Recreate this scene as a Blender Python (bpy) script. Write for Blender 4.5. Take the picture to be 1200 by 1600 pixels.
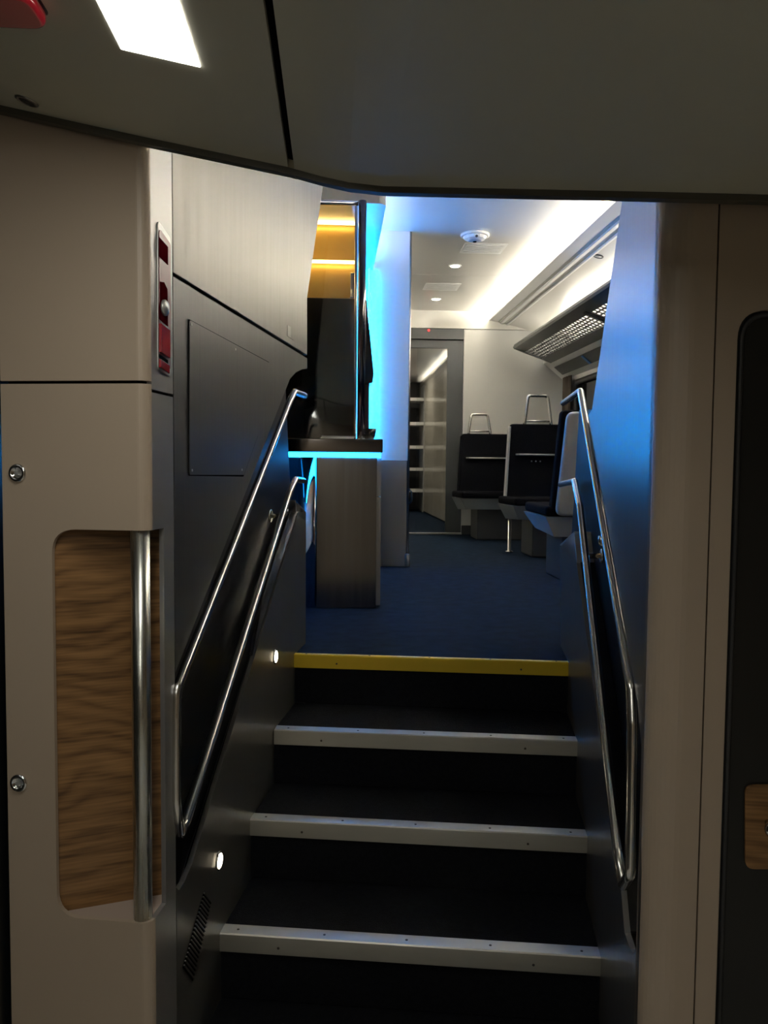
import bpy, bmesh, math, random
from mathutils import Vector, Matrix
random.seed(4)
for o in list(bpy.data.objects): bpy.data.objects.remove(o)
sc = bpy.context.scene
COL = sc.collection
V = Vector

# ------------------------------------------------------------------ camera
F = 1248.0
CAM = V((0, 0, 1.548))
yaw, pitch, roll = math.radians(3.690), math.radians(3.178), math.radians(0.5)
fwd = V((math.sin(yaw)*math.cos(pitch), math.cos(yaw)*math.cos(pitch), -math.sin(pitch)))
r0 = V((math.cos(yaw), -math.sin(yaw), 0)); u0 = r0.cross(fwd)
rgt = r0*math.cos(roll) + u0*math.sin(roll)
upv = -r0*math.sin(roll) + u0*math.cos(roll)
cd = bpy.data.cameras.new('camera'); co = bpy.data.objects.new('camera', cd); COL.objects.link(co)
M = Matrix((rgt, upv, -fwd)).transposed().to_4x4(); M.translation = CAM
co.matrix_world = M
cd.sensor_fit = 'VERTICAL'; cd.sensor_height = 36; cd.sensor_width = 27; cd.lens = F/1600*36
cd.clip_start = 0.02; cd.clip_end = 100
sc.camera = co

# ------------------------------------------------------------------ world, exposure
w = bpy.data.worlds.new('world'); sc.world = w; w.use_nodes = True
w.node_tree.nodes['Background'].inputs[0].default_value = (0.0, 0.0, 0.0, 1)
sc.view_settings.view_transform = 'Standard'; sc.view_settings.look = 'None'
sc.view_settings.gamma = 1; sc.view_settings.use_curve_mapping = False
sc.view_settings.exposure = 1.5
# strengths of the lamps the place has
E_PANEL = 5.5      # vestibule ceiling panels
E_COVE = 48.0      # saloon cove strips
E_SPOT = 60.0      # saloon downlights
E_BLUE = 9.0       # blue LED strips
E_UPRIGHT = 38.0   # upright blue strip
E_CANOPY = 7.0
E_WARM = 5.0       # warm strips over the bar
E_STEP = 8.0      # step lights

# ------------------------------------------------------------------ pixel -> direction -> point on a known surface
def ray(x, y): return fwd*F + rgt*(x-600) - upv*(y-800)
def onpl(x, y, p, n):
    d = ray(x, y); return CAM + d*((p-CAM).dot(n)/d.dot(n))
def PZ(x, y, z): return onpl(x, y, V((0, 0, z)), V((0, 0, 1)))
def PY(x, y, Y): return onpl(x, y, V((0, Y, 0)), V((0, 1, 0)))
def PX(x, y, X): return onpl(x, y, V((X, 0, 0)), V((1, 0, 0)))

# levels and the stair frame (stairs run 10.5 degrees off the car's axis)
ZU = 0.886; RISE = 0.1772
th = math.radians(10.5)
sd = V((math.sin(th), math.cos(th), 0)); sr = V((math.cos(th), -math.sin(th), 0)); UP = V((0, 0, 1))
PL0 = PZ(343, 1458, 0.355); PR0 = PZ(939, 1496, 0.355)
def LW(x, y, off=0.0): return onpl(x, y, PL0 + sr*off, sr)
def RW(x, y, off=0.0): return onpl(x, y, PR0 - sr*off, sr)
FP0 = LW(232, 900)                                  # portal front plane (left side)
def FPL(x, y, off=0.0): return onpl(x, y, FP0 - sd*off, sd)
GP0 = RW(1012, 950)                                 # portal front plane (right side)
ZTOP = 3.10                                         # saloon ceiling
def Z(p, z): return V((p.x, p.y, z))

# ------------------------------------------------------------------ materials
MATS = {}
def mat(name, col, rough=0.5, metal=0.0, bump=0.0, bscale=200.0, var=0.0, vscale=6.0, stretch=None, emit=None, estr=0.0, trans=0.0, spec=0.5, coat=0.0, alpha=1.0):
    m = bpy.data.materials.new(name); m.use_nodes = True
    nt = m.node_tree; N = nt.nodes; L = nt.links
    b = N['Principled BSDF']
    b.inputs['Base Color'].default_value = (*col, 1)
    b.inputs['Roughness'].default_value = rough; b.inputs['Metallic'].default_value = metal
    b.inputs['Transmission Weight'].default_value = trans
    b.inputs['Specular IOR Level'].default_value = spec
    b.inputs['Coat Weight'].default_value = coat
    b.inputs['Alpha'].default_value = alpha
    if emit:
        b.inputs['Emission Color'].default_value = (*emit, 1); b.inputs['Emission Strength'].default_value = estr
    if bump or var:
        tc = N.new('ShaderNodeTexCoord'); mp = N.new('ShaderNodeMapping')
        L.new(tc.outputs['Object'], mp.inputs[0])
        mp.inputs['Scale'].default_value = stretch or (1, 1, 1)
    if var:
        n = N.new('ShaderNodeTexNoise'); n.inputs['Scale'].default_value = vscale; n.inputs['Detail'].default_value = 6
        L.new(mp.outputs[0], n.inputs['Vector'])
        mx = N.new('ShaderNodeMix'); mx.data_type = 'RGBA'
        mx.inputs[6].default_value = (*[c*(1-var) for c in col], 1); mx.inputs[7].default_value = (*[min(1, c*(1+var)) for c in col], 1)
        L.new(n.outputs[0], mx.inputs[0]); L.new(mx.outputs[2], b.inputs['Base Color'])
        if metal > 0.5:
            mr = N.new('ShaderNodeMapRange'); mr.inputs[3].default_value = rough*0.8; mr.inputs[4].default_value = rough*1.2
            L.new(n.outputs[0], mr.inputs[0]); L.new(mr.outputs[0], b.inputs['Roughness'])
    if bump:
        n2 = N.new('ShaderNodeTexNoise'); n2.inputs['Scale'].default_value = bscale; n2.inputs['Detail'].default_value = 3
        L.new(mp.outputs[0], n2.inputs['Vector'])
        bp = N.new('ShaderNodeBump'); bp.inputs['Strength'].default_value = bump; bp.inputs['Distance'].default_value = 0.004
        L.new(n2.outputs[0], bp.inputs['Height']); L.new(bp.outputs[0], b.inputs['Normal'])
    MATS[name] = m; return m
BRUSH = (60, 60, 1.0)
mat('beige', (0.50, 0.405, 0.305), 0.42, var=0.03, vscale=5, bump=0.02, bscale=300)
mat('beige_edge', (0.50, 0.40, 0.33), 0.5, var=0.04)
mat('ceil_grey', (0.74, 0.73, 0.60), 0.5, var=0.03, vscale=3)
mat('fascia', (0.10, 0.095, 0.075), 0.45, var=0.05)
mat('steel', (0.46, 0.45, 0.43), 0.36, 1.0, var=0.05, vscale=4, stretch=BRUSH)
mat('wall_metal', (0.21, 0.20, 0.185), 0.32, 0.75, var=0.05, vscale=3, stretch=BRUSH)
mat('panel_steel', (0.185, 0.175, 0.16), 0.42, 1.0, var=0.06, vscale=3, stretch=(14, 14, 1.0))
mat('bar_steel', (0.30, 0.295, 0.285), 0.20, 1.0, var=0.16, vscale=2, stretch=(22, 22, 0.8))
mat('rail_steel', (0.72, 0.70, 0.66), 0.22, 1.0, var=0.03, vscale=8)
mat('chrome', (0.8, 0.8, 0.8), 0.06, 1.0, var=0.02)
mat('dark_chrome', (0.20, 0.19, 0.185), 0.10, 1.0, var=0.03)
mat('jamb_steel', (0.34, 0.335, 0.33), 0.34, 0.6, var=0.05, vscale=4, stretch=BRUSH)
mat('lower_metal', (0.105, 0.102, 0.098), 0.40, 0.7, var=0.06, vscale=3, stretch=BRUSH)
mat('blue_plastic', (0.05, 0.20, 0.55), 0.4, var=0.05)
mat('pole_steel', (0.62, 0.63, 0.58), 0.28, 1.0, var=0.05, vscale=4, stretch=BRUSH)
mat('nosing', (0.52, 0.51, 0.46), 0.42, 0.9, var=0.08, vscale=9, stretch=(1, 8, 8))
mat('nosing_yellow', (0.72, 0.50, 0.02), 0.45, var=0.08, vscale=12)
mat('screw', (0.10, 0.09, 0.08), 0.4, 0.8, var=0.1)
mat('dark', (0.008, 0.008, 0.008), 0.8, var=0.1, spec=0.0)
mat('recess_black', (0.006, 0.006, 0.0065), 0.40, var=0.1, spec=0.15)
mat('carpet', (0.011, 0.012, 0.015), 0.95, var=0.45, vscale=70, bump=0.9, bscale=420, spec=0.1)
mat('carpet_blue_lit', (0.0065, 0.017, 0.036), 0.95, var=0.75, vscale=16, bump=0.9, bscale=420, spec=0.1)  # same carpet as the stairs, blue LED glow put into its colour
mat('vinyl', (0.72, 0.70, 0.64), 0.5, var=0.15, vscale=40)
mat('red_gloss', (0.30, 0.012, 0.02), 0.12, var=0.1, coat=0.5)
mat('red_dark', (0.07, 0.003, 0.006), 0.6, var=0.1, spec=0.0)
mat('pink_plastic', (0.22, 0.09, 0.10), 0.3, var=0.05)
mat('silver_plastic', (0.6, 0.6, 0.58), 0.35, 0.6, var=0.05)
mat('black_gloss', (0.010, 0.011, 0.014), 0.07, var=0.1)
mat('black_door', (0.016, 0.017, 0.016), 0.30, var=0.1)
mat('gold', (0.62, 0.42, 0.14), 0.30, 0.25, var=0.06, vscale=5, stretch=(1, 1, 12))
mat('white_lam', (0.72, 0.72, 0.70), 0.32, var=0.02, vscale=4)
mat('white_ceiling', (0.74, 0.73, 0.68), 0.22, var=0.02, vscale=3)
mat('white_plastic', (0.78, 0.78, 0.76), 0.4, var=0.02)
mat('grey_wall', (0.62, 0.62, 0.60), 0.45, var=0.02, vscale=4)
mat('grey_frame', (0.05, 0.054, 0.058), 0.4, var=0.06)
mat('grey_shell', (0.40, 0.40, 0.40), 0.35, var=0.03, vscale=6)
mat('fabric', (0.006, 0.0065, 0.009), 0.85, var=0.3, vscale=60, bump=0.5, bscale=300, spec=0.04)
mat('dark_plastic', (0.05, 0.052, 0.055), 0.4, var=0.1)
mat('rack_grey', (0.16, 0.16, 0.16), 0.4, 0.3, var=0.05)
mat('corridor_panel', (0.66, 0.62, 0.54), 0.16, var=0.12, vscale=2.5)
mat('frieze', (0.05, 0.05, 0.05), 0.3, var=0.1)
mat('curtain', (0.07, 0.055, 0.04), 0.9, var=0.2, vscale=30)
mat('glass', (0.9, 0.92, 0.9), 0.03, trans=1.0)
mat('window_glass', (0.02, 0.022, 0.025), 0.05, var=0.05)
mat('panel_light', (1, 1, 1), 0.5, emit=(1.0, 0.97, 0.88), estr=E_PANEL, var=0.01)
mat('cove_light', (1, 1, 1), 0.5, emit=(1.0, 0.92, 0.78), estr=E_COVE, var=0.01)
mat('rack_light', (1, 1, 1), 0.5, emit=(1.0, 0.92, 0.78), estr=16.0, var=0.01)
mat('corridor_light', (1, 1, 1), 0.5, emit=(1.0, 0.90, 0.74), estr=70.0, var=0.01)
mat('spot_light', (1, 1, 1), 0.5, emit=(1.0, 0.88, 0.70), estr=E_SPOT, var=0.01)
mat('blue_light', (0.1, 0.4, 0.9), 0.5, emit=(0.006, 0.30, 1.0), estr=E_BLUE, var=0.01)
mat('upright_light', (0.1, 0.4, 0.9), 0.5, emit=(0.002, 0.30, 1.0), estr=E_UPRIGHT, var=0.01)
mat('canopy_white', (1, 1, 1), 0.5, emit=(0.85, 0.92, 1.0), estr=E_CANOPY, var=0.01)
mat('canopy_blue', (0.1, 0.4, 0.9), 0.5, emit=(0.01, 0.22, 1.0), estr=E_CANOPY*1.6, var=0.01)
mat('warm_light', (1, 1, 1), 0.5, emit=(1.0, 0.66, 0.20), estr=E_WARM, var=0.01)
mat('step_light', (1, 1, 1), 0.5, emit=(1.0, 0.86, 0.62), estr=E_STEP, var=0.01)
mat('red_led', (0.5, 0, 0), 0.5, emit=(1.0, 0.02, 0.02), estr=2.0, var=0.01)
def wood():
    m = bpy.data.materials.new('wood'); m.use_nodes = True
    N = m.node_tree.nodes; L = m.node_tree.links; b = N['Principled BSDF']
    tc = N.new('ShaderNodeTexCoord')
    def noise(scale, sc_, det):
        mp = N.new('ShaderNodeMapping'); mp.inputs['Scale'].default_value = scale; L.new(tc.outputs['Object'], mp.inputs[0])
        n = N.new('ShaderNodeTexNoise'); n.inputs['Scale'].default_value = sc_; n.inputs['Detail'].default_value = det; L.new(mp.outputs[0], n.inputs['Vector'])
        return n.outputs[0]
    def mth(op, a, b, c=None):
        n = N.new('ShaderNodeMath'); n.operation = op
        for k, v in enumerate((a, b, c)):
            if v is None: continue
            if isinstance(v, (int, float)): n.inputs[k].default_value = v
            else: L.new(v, n.inputs[k])
        return n.outputs[0]
    sx = N.new('ShaderNodeSeparateXYZ'); L.new(tc.outputs['Object'], sx.inputs[0])
    slow = noise((4.5, 4.5, 5.0), 1.0, 1.5)
    rings = mth('SINE', mth('MULTIPLY_ADD', sx.outputs[2], 170.0, mth('MULTIPLY', slow, 34.0)), 0.0)
    rings = mth('POWER', mth('MULTIPLY_ADD', rings, 0.5, 0.5), 0.6)
    fine = noise((9, 9, 190), 1.0, 6.0)
    wide = noise((2.5, 2.5, 14), 1.0, 3.0)
    t_ = mth('ADD', mth('ADD', mth('MULTIPLY', rings, 0.15), mth('MULTIPLY', fine, 0.62)), mth('MULTIPLY', wide, 0.45))
    cr = N.new('ShaderNodeValToRGB'); e = cr.color_ramp.elements
    e[0].position = 0.36; e[0].color = (0.050, 0.021, 0.006, 1); e[1].position = 0.88; e[1].color = (0.44, 0.235, 0.088, 1)
    L.new(t_, cr.inputs[0]); L.new(cr.outputs[0], b.inputs['Base Color']); b.inputs['Roughness'].default_value = 0.38
    MATS['wood'] = m
wood()

# ------------------------------------------------------------------ object helpers
def mesh(name, verts, faces, m, parent=None, smooth=False):
    me = bpy.data.meshes.new(name); me.from_pydata([tuple(v) for v in verts], [], faces)
    bm = bmesh.new(); bm.from_mesh(me); bmesh.ops.remove_doubles(bm, verts=bm.verts, dist=1e-6)
    bmesh.ops.recalc_face_normals(bm, faces=bm.faces); bm.to_mesh(me); bm.free()
    return link(name, me, m, parent, smooth)
def link(name, me, m, parent=None, smooth=False):
    o = bpy.data.objects.new(name, me); COL.objects.link(o)
    if m and not me.materials: me.materials.append(MATS[m])
    if smooth:
        for p in me.polygons: p.use_smooth = True
    if parent: o.parent = parent; o.matrix_parent_inverse = parent.matrix_world.inverted()
    return o
def tag(o, label=None, cat=None, group=None, kind=None):
    if label: o['label'] = label
    if cat: o['category'] = cat
    if group: o['group'] = group
    if kind: o['kind'] = kind
    return o
def thing(name, label, cat, loc=(0, 0, 0), group=None, kind=None):
    o = bpy.data.objects.new(name, None); COL.objects.link(o); o.location = loc; o.empty_display_size = 0.05
    o.matrix_world = Matrix.Translation(V(loc))
    return tag(o, label, cat, group, kind)
def prism(name, pts, vec, m, parent=None, bevel=0.0, seg=2):
    n = len(pts); vec = V(vec)
    vs = [V(p) for p in pts] + [V(p)+vec for p in pts]
    fs = [list(range(n)), list(range(2*n-1, n-1, -1))] + [[i, (i+1) % n, n+(i+1) % n, n+i] for i in range(n)]
    o = mesh(name, vs, fs, m, parent)
    if bevel: bev(o, bevel, seg)
    return o
def bev(o, wd, seg=2, ang=30):
    b = o.modifiers.new('bevel', 'BEVEL'); b.width = wd; b.segments = seg; b.limit_method = 'ANGLE'; b.angle_limit = math.radians(ang)
    for p in o.data.polygons: p.use_smooth = True
    wn = o.modifiers.new('wn', 'WEIGHTED_NORMAL'); wn.keep_sharp = False
    return o
def box(name, lo, hi, m, parent=None, bevel=0.0, seg=2):
    (a, b, c), (d, e, f) = lo, hi
    return prism(name, [(a, b, c), (d, b, c), (d, e, c), (a, e, c)], (0, 0, f-c), m, parent, bevel, seg)
def fbox(name, o, ax, ay, az, m, parent=None, bevel=0.0):
    """box from a corner and three edge vectors"""
    o = V(o); ax = V(ax); ay = V(ay)
    return prism(name, [o, o+ax, o+ax+ay, o+ay], az, m, parent, bevel)
def fillet(pts, rad, seg=6, closed=False):
    out = []; n = len(pts); pts = [V(p) for p in pts]
    for i, p in enumerate(pts):
        if not closed and i in (0, n-1): out.append(p); continue
        a = pts[i-1]; b = pts[(i+1) % n]; r = rad[i] if isinstance(rad, (list, tuple)) else rad
        da, db = a-p, b-p
        if r <= 0 or da.length < 1e-6 or db.length < 1e-6: out.append(p); continue
        ang = da.angle(db)
        if ang > math.pi-0.02: out.append(p); continue
        t = min(r/math.tan(ang/2), da.length*0.48, db.length*0.48)
        p0, p1 = p+da.normalized()*t, p+db.normalized()*t
        for k in range(seg+1):
            s = k/seg; out.append(p0*(1-s)**2 + p*2*s*(1-s) + p1*s*s)
    return out
def tube(name, pts, rad, m, parent=None, closed=False, n=12):
    pts = [V(p) for p in pts]; N = len(pts); vs = []; fs = []
    up = V((0.13, 0.31, 0.94)).normalized(); prev = None
    for i, p in enumerate(pts):
        a = pts[i-1] if (i or closed) else p; b = pts[(i+1) % N] if (i < N-1 or closed) else p
        t = (b-a).normalized()
        if prev is None: x = t.cross(up).normalized()
        else: x = (prev - t*prev.dot(t)).normalized()
        prev = x; y = t.cross(x)
        for k in range(n):
            an = 2*math.pi*k/n; vs.append(p + (x*math.cos(an)+y*math.sin(an))*rad)
    R = N if closed else N-1
    for i in range(R):
        j = (i+1) % N
        for k in range(n): fs.append([i*n+k, i*n+(k+1) % n, j*n+(k+1) % n, j*n+k])
    if not closed: fs += [list(range(n-1, -1, -1)), list(range((N-1)*n, N*n))]
    o = mesh(name, vs, fs, m, parent, True); return o
def lathe(name, prof, org, axis, m, parent=None, n=24, smooth=True, xdir=None, squash=1.0):
    """profile of (radius, height) turned about axis"""
    axis = V(axis).normalized(); x = V(xdir).normalized() if xdir else axis.orthogonal().normalized(); y = axis.cross(x)
    vs = []; fs = []; org = V(org)
    for (r, h) in prof:
        for k in range(n):
            a = 2*math.pi*k/n; vs.append(org + axis*h + (x*math.cos(a) + y*math.sin(a)*squash)*max(r, 1e-5))
    for i in range(len(prof)-1):
        for k in range(n): fs.append([i*n+k, i*n+(k+1) % n, (i+1)*n+(k+1) % n, (i+1)*n+k])
    fs += [list(range(n-1, -1, -1)), list(range((len(prof)-1)*n, len(prof)*n))]
    o = mesh(name, vs, fs, m, parent, False)
    if smooth:
        for p in o.data.polygons: p.use_smooth = len(p.vertices) == 4
    return o
def carve(o, cutter):
    md = o.modifiers.new('cut', 'BOOLEAN'); md.operation = 'DIFFERENCE'; md.object = cutter; md.solver = 'EXACT'
    dg = bpy.context.evaluated_depsgraph_get(); dg.update()
    me = bpy.data.meshes.new_from_object(o.evaluated_get(dg)); o.modifiers.clear(); old = o.data; o.data = me; bpy.data.meshes.remove(old)

# ================================================================== THE SHELL
# ------------------------------------------------------------------ vestibule floor and stairs
fl = box('floor', (-1.1, -1.6, -0.05), (1.9, 3.0, 0.0), 'vinyl'); tag(fl, 'grey vinyl floor of the entrance vestibule', 'floor', kind='structure')
st = thing('stairs', 'short flight of dark carpeted stairs with metal edged treads', 'stairs', (0.2, 1.8, 0), kind='structure')
pix = [((459, 1022), (889.6, 1035)), ((428, 1140), (904, 1158)), ((390, 1280), (918, 1307)), ((343, 1458), (939, 1496))]
lev = [ZU, ZU-RISE, ZU-2*RISE, ZU-3*RISE]
ends = [(PZ(*a, z), PZ(*b, z)) for (a, b), z in zip(pix, lev)]
gA = (ends[0][0]-ends[3][0])/3; gB = (ends[0][1]-ends[3][1])/3
ends.append((ends[3][0]-gA, ends[3][1]-gB)); lev.append(ZU-4*RISE)
for i in range(5):
    A, B = ends[i]; z = lev[i]; zb = z-RISE
    ax = (B-A).normalized(); back = V((-ax.y, ax.x, 0))
    A2, B2 = A-ax*0.004, B+ax*0.004
    # riser (carpet curves into the tread below)
    rs = prism('riser', [Z(A2+back*0.012, zb), Z(B2+back*0.012, zb), Z(B2+back*0.03, zb), Z(A2+back*0.03, zb)], (0, 0, RISE-0.006), 'carpet', st)
    if i > 0:
        C_, D_ = ends[i-1]
        tr = prism('tread', [Z(A2+back*0.03, z-0.03), Z(B2+back*0.03, z-0.03), Z(D_+back*0.02+ax*0.004, z-0.03), Z(C_+back*0.02-ax*0.004, z-0.03)], (0, 0, 0.027), 'carpet', st)
    # angle-section nosing: top flange and front lip
    nm = 'nosing_yellow' if i == 0 else 'nosing'
    dep, lip, t = 0.043, 0.048, 0.004
    if i == 0: dep = 0.022
    q = [(0, 0), (dep, 0), (dep, -t), (t, -t), (t, -lip), (0, -lip)]
    q = [(0.0, -0.003), (0.003, 0.0)] + q[1:]
    L0 = [A + back*b_ + V((0, 0, h_)) for b_, h_ in q]
    nz = prism('nosing', L0, B-A, nm, st)
    if i == 0: tag(nz, 'yellow painted edge of the top step')
    ks = [0.045, 0.28, 0.5, 0.72, 0.955]
    for k in ks:
        p = A.lerp(B, k) + back*dep*0.5 + V((0, 0, 0.0))
        lathe('screw', [(0.0035, 0), (0.0035, 0.0008), (0.0015, 0.0012)], p, UP, 'screw', nz, n=10)
    for k in (0.16, 0.83):
        p = A.lerp(B, k) + V((0, 0, -0.03))
        lathe('screw', [(0.0035, 0), (0.0035, 0.0008), (0.0015, 0.0012)], p, -back, 'screw', nz, n=10)
# upper deck floor
A, B = ends[0]; ax = (B-A).normalized(); back = V((-ax.y, ax.x, 0))
fu = prism('floor_upper', [Z(A+back*0.02-ax*0.25, ZU-0.05), Z(B+back*0.02+ax*0.25, ZU-0.05), V((2.35, 2.45, ZU-0.05)), V((2.35, 13.6, ZU-0.05)), V((-0.75, 13.6, ZU-0.05)), V((-0.75, 2.9, ZU-0.05))], (0, 0, 0.047), 'carpet_blue_lit')
tag(fu, 'dark carpeted floor of the upper saloon, blue LED glow in its colour', 'floor', kind='structure')

# ------------------------------------------------------------------ left stair wall
wl = thing('wall_stair_left', 'brushed metal side wall to the left of the stairs', 'wall', Z(PL0, 0), kind='structure')
T = -sr*0.012
def lw(pts): return [LW(*p) for p in pts]
xn = LW(272, 700)                                        # near vertical edge of the panels
def near(y): p = LW(272, y); return Z(xn, p.z)
# polished upper panel with slanted far edge
top_near = Z(xn, ZTOP); far_lo = LW(480, 555); far_mid = LW(480, 465); far_hi = LW(505, 290)
k = (ZTOP-far_mid.z)/(far_hi.z-far_mid.z); far_top = far_mid.lerp(far_hi, k)
prism('upper_panel', [near(427), far_lo, far_mid, far_top, top_near], T, 'panel_steel', wl, 0.002)
# lower panel above the handrail slot
slot_hi = [(480, 576), (472, 577), (462, 582), (453, 592), (272, 1052)]
lowp = [near(433)] + lw([(480, 560)] + slot_hi[:-1]) + [near(1052)]
prism('lower_panel', lowp, T, 'lower_metal', wl)
# kick panel below the slot
kick = lw([(272, 1393), (280, 1391), (288, 1378), (300, 1350), (466, 800), (478, 800)])
far_edge = LW(478, 940)
kick = [near(1393)] + kick[1:] + [Z(far_edge, ZU-0.25), Z(xn, 0.0)]
prism('kick_panel', kick, T, 'wall_metal', wl)
# polished capping along the edge of the kick panel
cap = [LW(466, 800), LW(300, 1350)]
cd_ = (cap[1]-cap[0]).normalized()
ro = [LW(*p, 0.0012) for p in ((465, 799), (440, 876), (421, 938), (395, 1024))]
ri = [LW(*p, -0.022) for p in ((455, 796), (431, 868), (411, 932), (388, 1020))]
prism('capping', ro + ri[::-1], -sr*0.003-UP*0.002, 'rail_steel', wl)
cp = prism('cap_end', [LW(462, 781), LW(478, 800), LW(478, 815), LW(464, 806)], -sr*0.03, 'chrome', wl, 0.002)
# dark slot behind both
bk = -sr*0.060
rec = [Z(xn, 0.35) - sd*0.01, Z(xn, ZU+0.95)-sd*0.01, LW(470, 572), LW(478, 760), LW(466, 830), LW(330, 1330)]
prism('slot_back', [p+bk for p in rec], -sr*0.005, 'recess_black', wl)
# lining strips of the slot (upper and lower return)
a, b = LW(453, 592), near(1052)
prism('slot_return', [a-sr*0.012, b-sr*0.012, b-sr*0.06, a-sr*0.06], UP*0.006, 'recess_black', wl)
a, b = LW(466, 800), LW(288, 1378)
prism('slot_return', [a-sr*0.012, b-sr*0.012, b-sr*0.06, a-sr*0.06], -UP*0.006, 'recess_black', wl)
# dark joint backing
prism('joint', [p - sr*0.0125 for p in (near(415), LW(479, 545), LW(479, 572), near(445))], -sr*0.004, 'dark', wl)
# far return of the upper panel
fe = LW(479, 560)
# access hatch
hx = [(295, 500), (420, 567), (417, 600), (402, 680), (380, 742), (295, 742)]
hp = fillet([LW(*p, 0.0008) for p in hx], [0.006]*6, 4, True)
gc = sum(hp, V((0, 0, 0)))/len(hp)
gs = prism('hatch_joint', [sr*0.0006+gc+(p-gc)*(1+0.005/(p-gc).length) for p in hp], -sr*0.0006, 'dark', wl)
ht = prism('access_hatch', hp, sr*0.0022, 'lower_metal', wl)
for p in ((299, 507), (368, 546), (300, 735), (378, 734)):
    lathe('screw', [(0.003, 0), (0.003, 0.001), (0.001, 0.0014)], LW(*p, 0.003), sr, 'silver_plastic', ht, n=10)
# small engraved sign plate near the joint of the panels
for i, (px, py) in enumerate(((452, 517), (457, 521))):
    q = [LW(px-3, py-9, 0.0007), LW(px+2, py-6, 0.0007), LW(px+2, py+11, 0.0007), LW(px-3, py+8, 0.0007)]
    prism('sign_plate', q, sr*0.0006, 'wall_metal' if i == 0 else 'panel_steel', wl)

# ------------------------------------------------------------------ right stair wall
wr = thing('wall_stair_right', 'brushed metal side wall to the right of the stairs', 'wall', Z(PR0, 0), kind='structure')
rn = RW(1012, 950)
def rw(pts): return [RW(*p) for p in pts]
f1, f2 = RW(925, 640), RW(972, 315)
ftop = f1.lerp(f2, (ZTOP-f1.z)/(f2.z-f1.z))
slot = [(919, 649), (929, 712), (942.5, 778), (956, 860), (970, 932), (982, 1020), (996, 1096), (1002, 1166), (1002, 1367), (999, 1440), (995, 1476), (990, 1491), (984, 1482), (976, 1457), (970, 1387), (943, 1193), (920, 1020), (901, 880), (892, 838)]
par = [(875, 855)]
re_ = RW(881, 950)
poly = [Z(rn, ZTOP), Z(f2, ZTOP), f2, f1] + rw(slot) + rw(par) + [Z(re_, ZU-0.25), Z(rn, 0)]
prism('side_panel', poly, sr*0.012, 'wall_metal', wr)
prism('slot_back', [RW(*p, -0.055) for p in [(905, 640), (935, 640), (985, 1010), (1002, 1096), (1006, 1170), (1006, 1400), (996, 1500), (984, 1500), (968, 1450), (893, 838)]], sr*0.005, 'recess_black', wr)
for a, b in (((982, 1020), (919, 649)), ((976, 1457), (901, 880))):
    p, q = RW(*a), RW(*b)
    prism('slot_return', [p+sr*0.012, q+sr*0.012, q+sr*0.06, p+sr*0.06], UP*0.004, 'recess_black', wr)
prism('cap_end', [RW(875, 852), RW(897, 833), RW(901, 880), RW(892, 868)], sr*0.06, 'steel', wr, 0.003)
prism('cap_top', [RW(897, 833)+sr*0.0, RW(875, 853), RW(875, 853)+sr*0.10, RW(897, 833)+sr*0.10], (0, 0, 0.006), 'steel', wr, 0.002)

# ------------------------------------------------------------------ left front cupboard wall (beige) with the niche
wf = thing('wall_left', 'beige laminate cupboard wall beside the foot of the stairs', 'wall', Z(FP0, 0), kind='structure')
cr = 0.022
cor = FP0 + T*0.0
lf = FPL(6, 900)
la = (lf-cor).dot(sr)
def prof(off):
    pts = [cor + sr*la + sd*off, cor + sd*off - sr*cr]
    r = cr - off
    arc = [cor - sr*cr + sd*cr + (sr*math.sin(t)-sd*math.cos(t))*r for t in [math.pi/2*i/8 for i in range(9)]]
    return [pts[0]] + arc
outer = prof(0); inner = prof(0.010)
ret_end = Z(xn, 0) - sd*0.004
zc_l = FPL(120, 190).z
def strip(name, z0, z1, m, parent):
    pts = [Z(p, z0) for p in outer] + [Z(p, z0) for p in reversed(inner)]
    o = prism(name, pts, (0, 0, z1-z0), m, parent)
    for p in o.data.polygons: p.use_smooth = False
    return o
zj = FPL(120, 597).z
up_p = strip('upper_door', zj+0.003, 2.40, 'beige', wf)
lo_p = strip('lower_door', 0.0, zj-0.003, 'beige', wf)
e0 = outer[-1]; e1 = inner[-1]
def retstrip(name, z0, z1):
    a = Z(e0, z0); b = Z(ret_end, z0)
    return prism(name, [a, b, b-sr*0.010, a-sr*0.010], (0, 0, z1-z0), 'jamb_steel', wf)
ru = retstrip('upper_jamb', zj-0.012, 2.55)
rl = retstrip('lower_jamb', 0.0, zj-0.018)
prism('joint', [Z(p, zj-0.03) for p in (cor+sr*(la+0.01)+sd*0.012, cor-sr*0.02+sd*0.012, Z(ret_end, 0)-sr*0.012, Z(ret_end, 0)-sr*0.016, cor-sr*0.03+sd*0.02, cor+sr*(la+0.01)+sd*0.02)], (0, 0, 0.06), 'dark', wf)
# niche cut into the lower door and round the corner
n0 = FPL(85, 1130); n_top = FPL(150, 828).z; n_bot = FPL(150, 1437).z; a0 = (n0-cor).dot(sr)
c4 = [cor + sr*a0, cor + sr*0.1, cor+sr*0.1, cor+sr*a0]
ring = fillet([Z(c4[0], n_bot), Z(c4[1], n_bot), Z(c4[2], n_top), Z(c4[3], n_top)], [0.05, 0.0, 0.0, 0.05], 8, True)
cut = prism('cutter', [p - sd*0.05 for p in ring], sd*0.128, 'beige_edge')
for o in (lo_p, rl): carve(o, cut)
bpy.data.objects.remove(cut)
for o in (up_p, lo_p):
    pass
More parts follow.
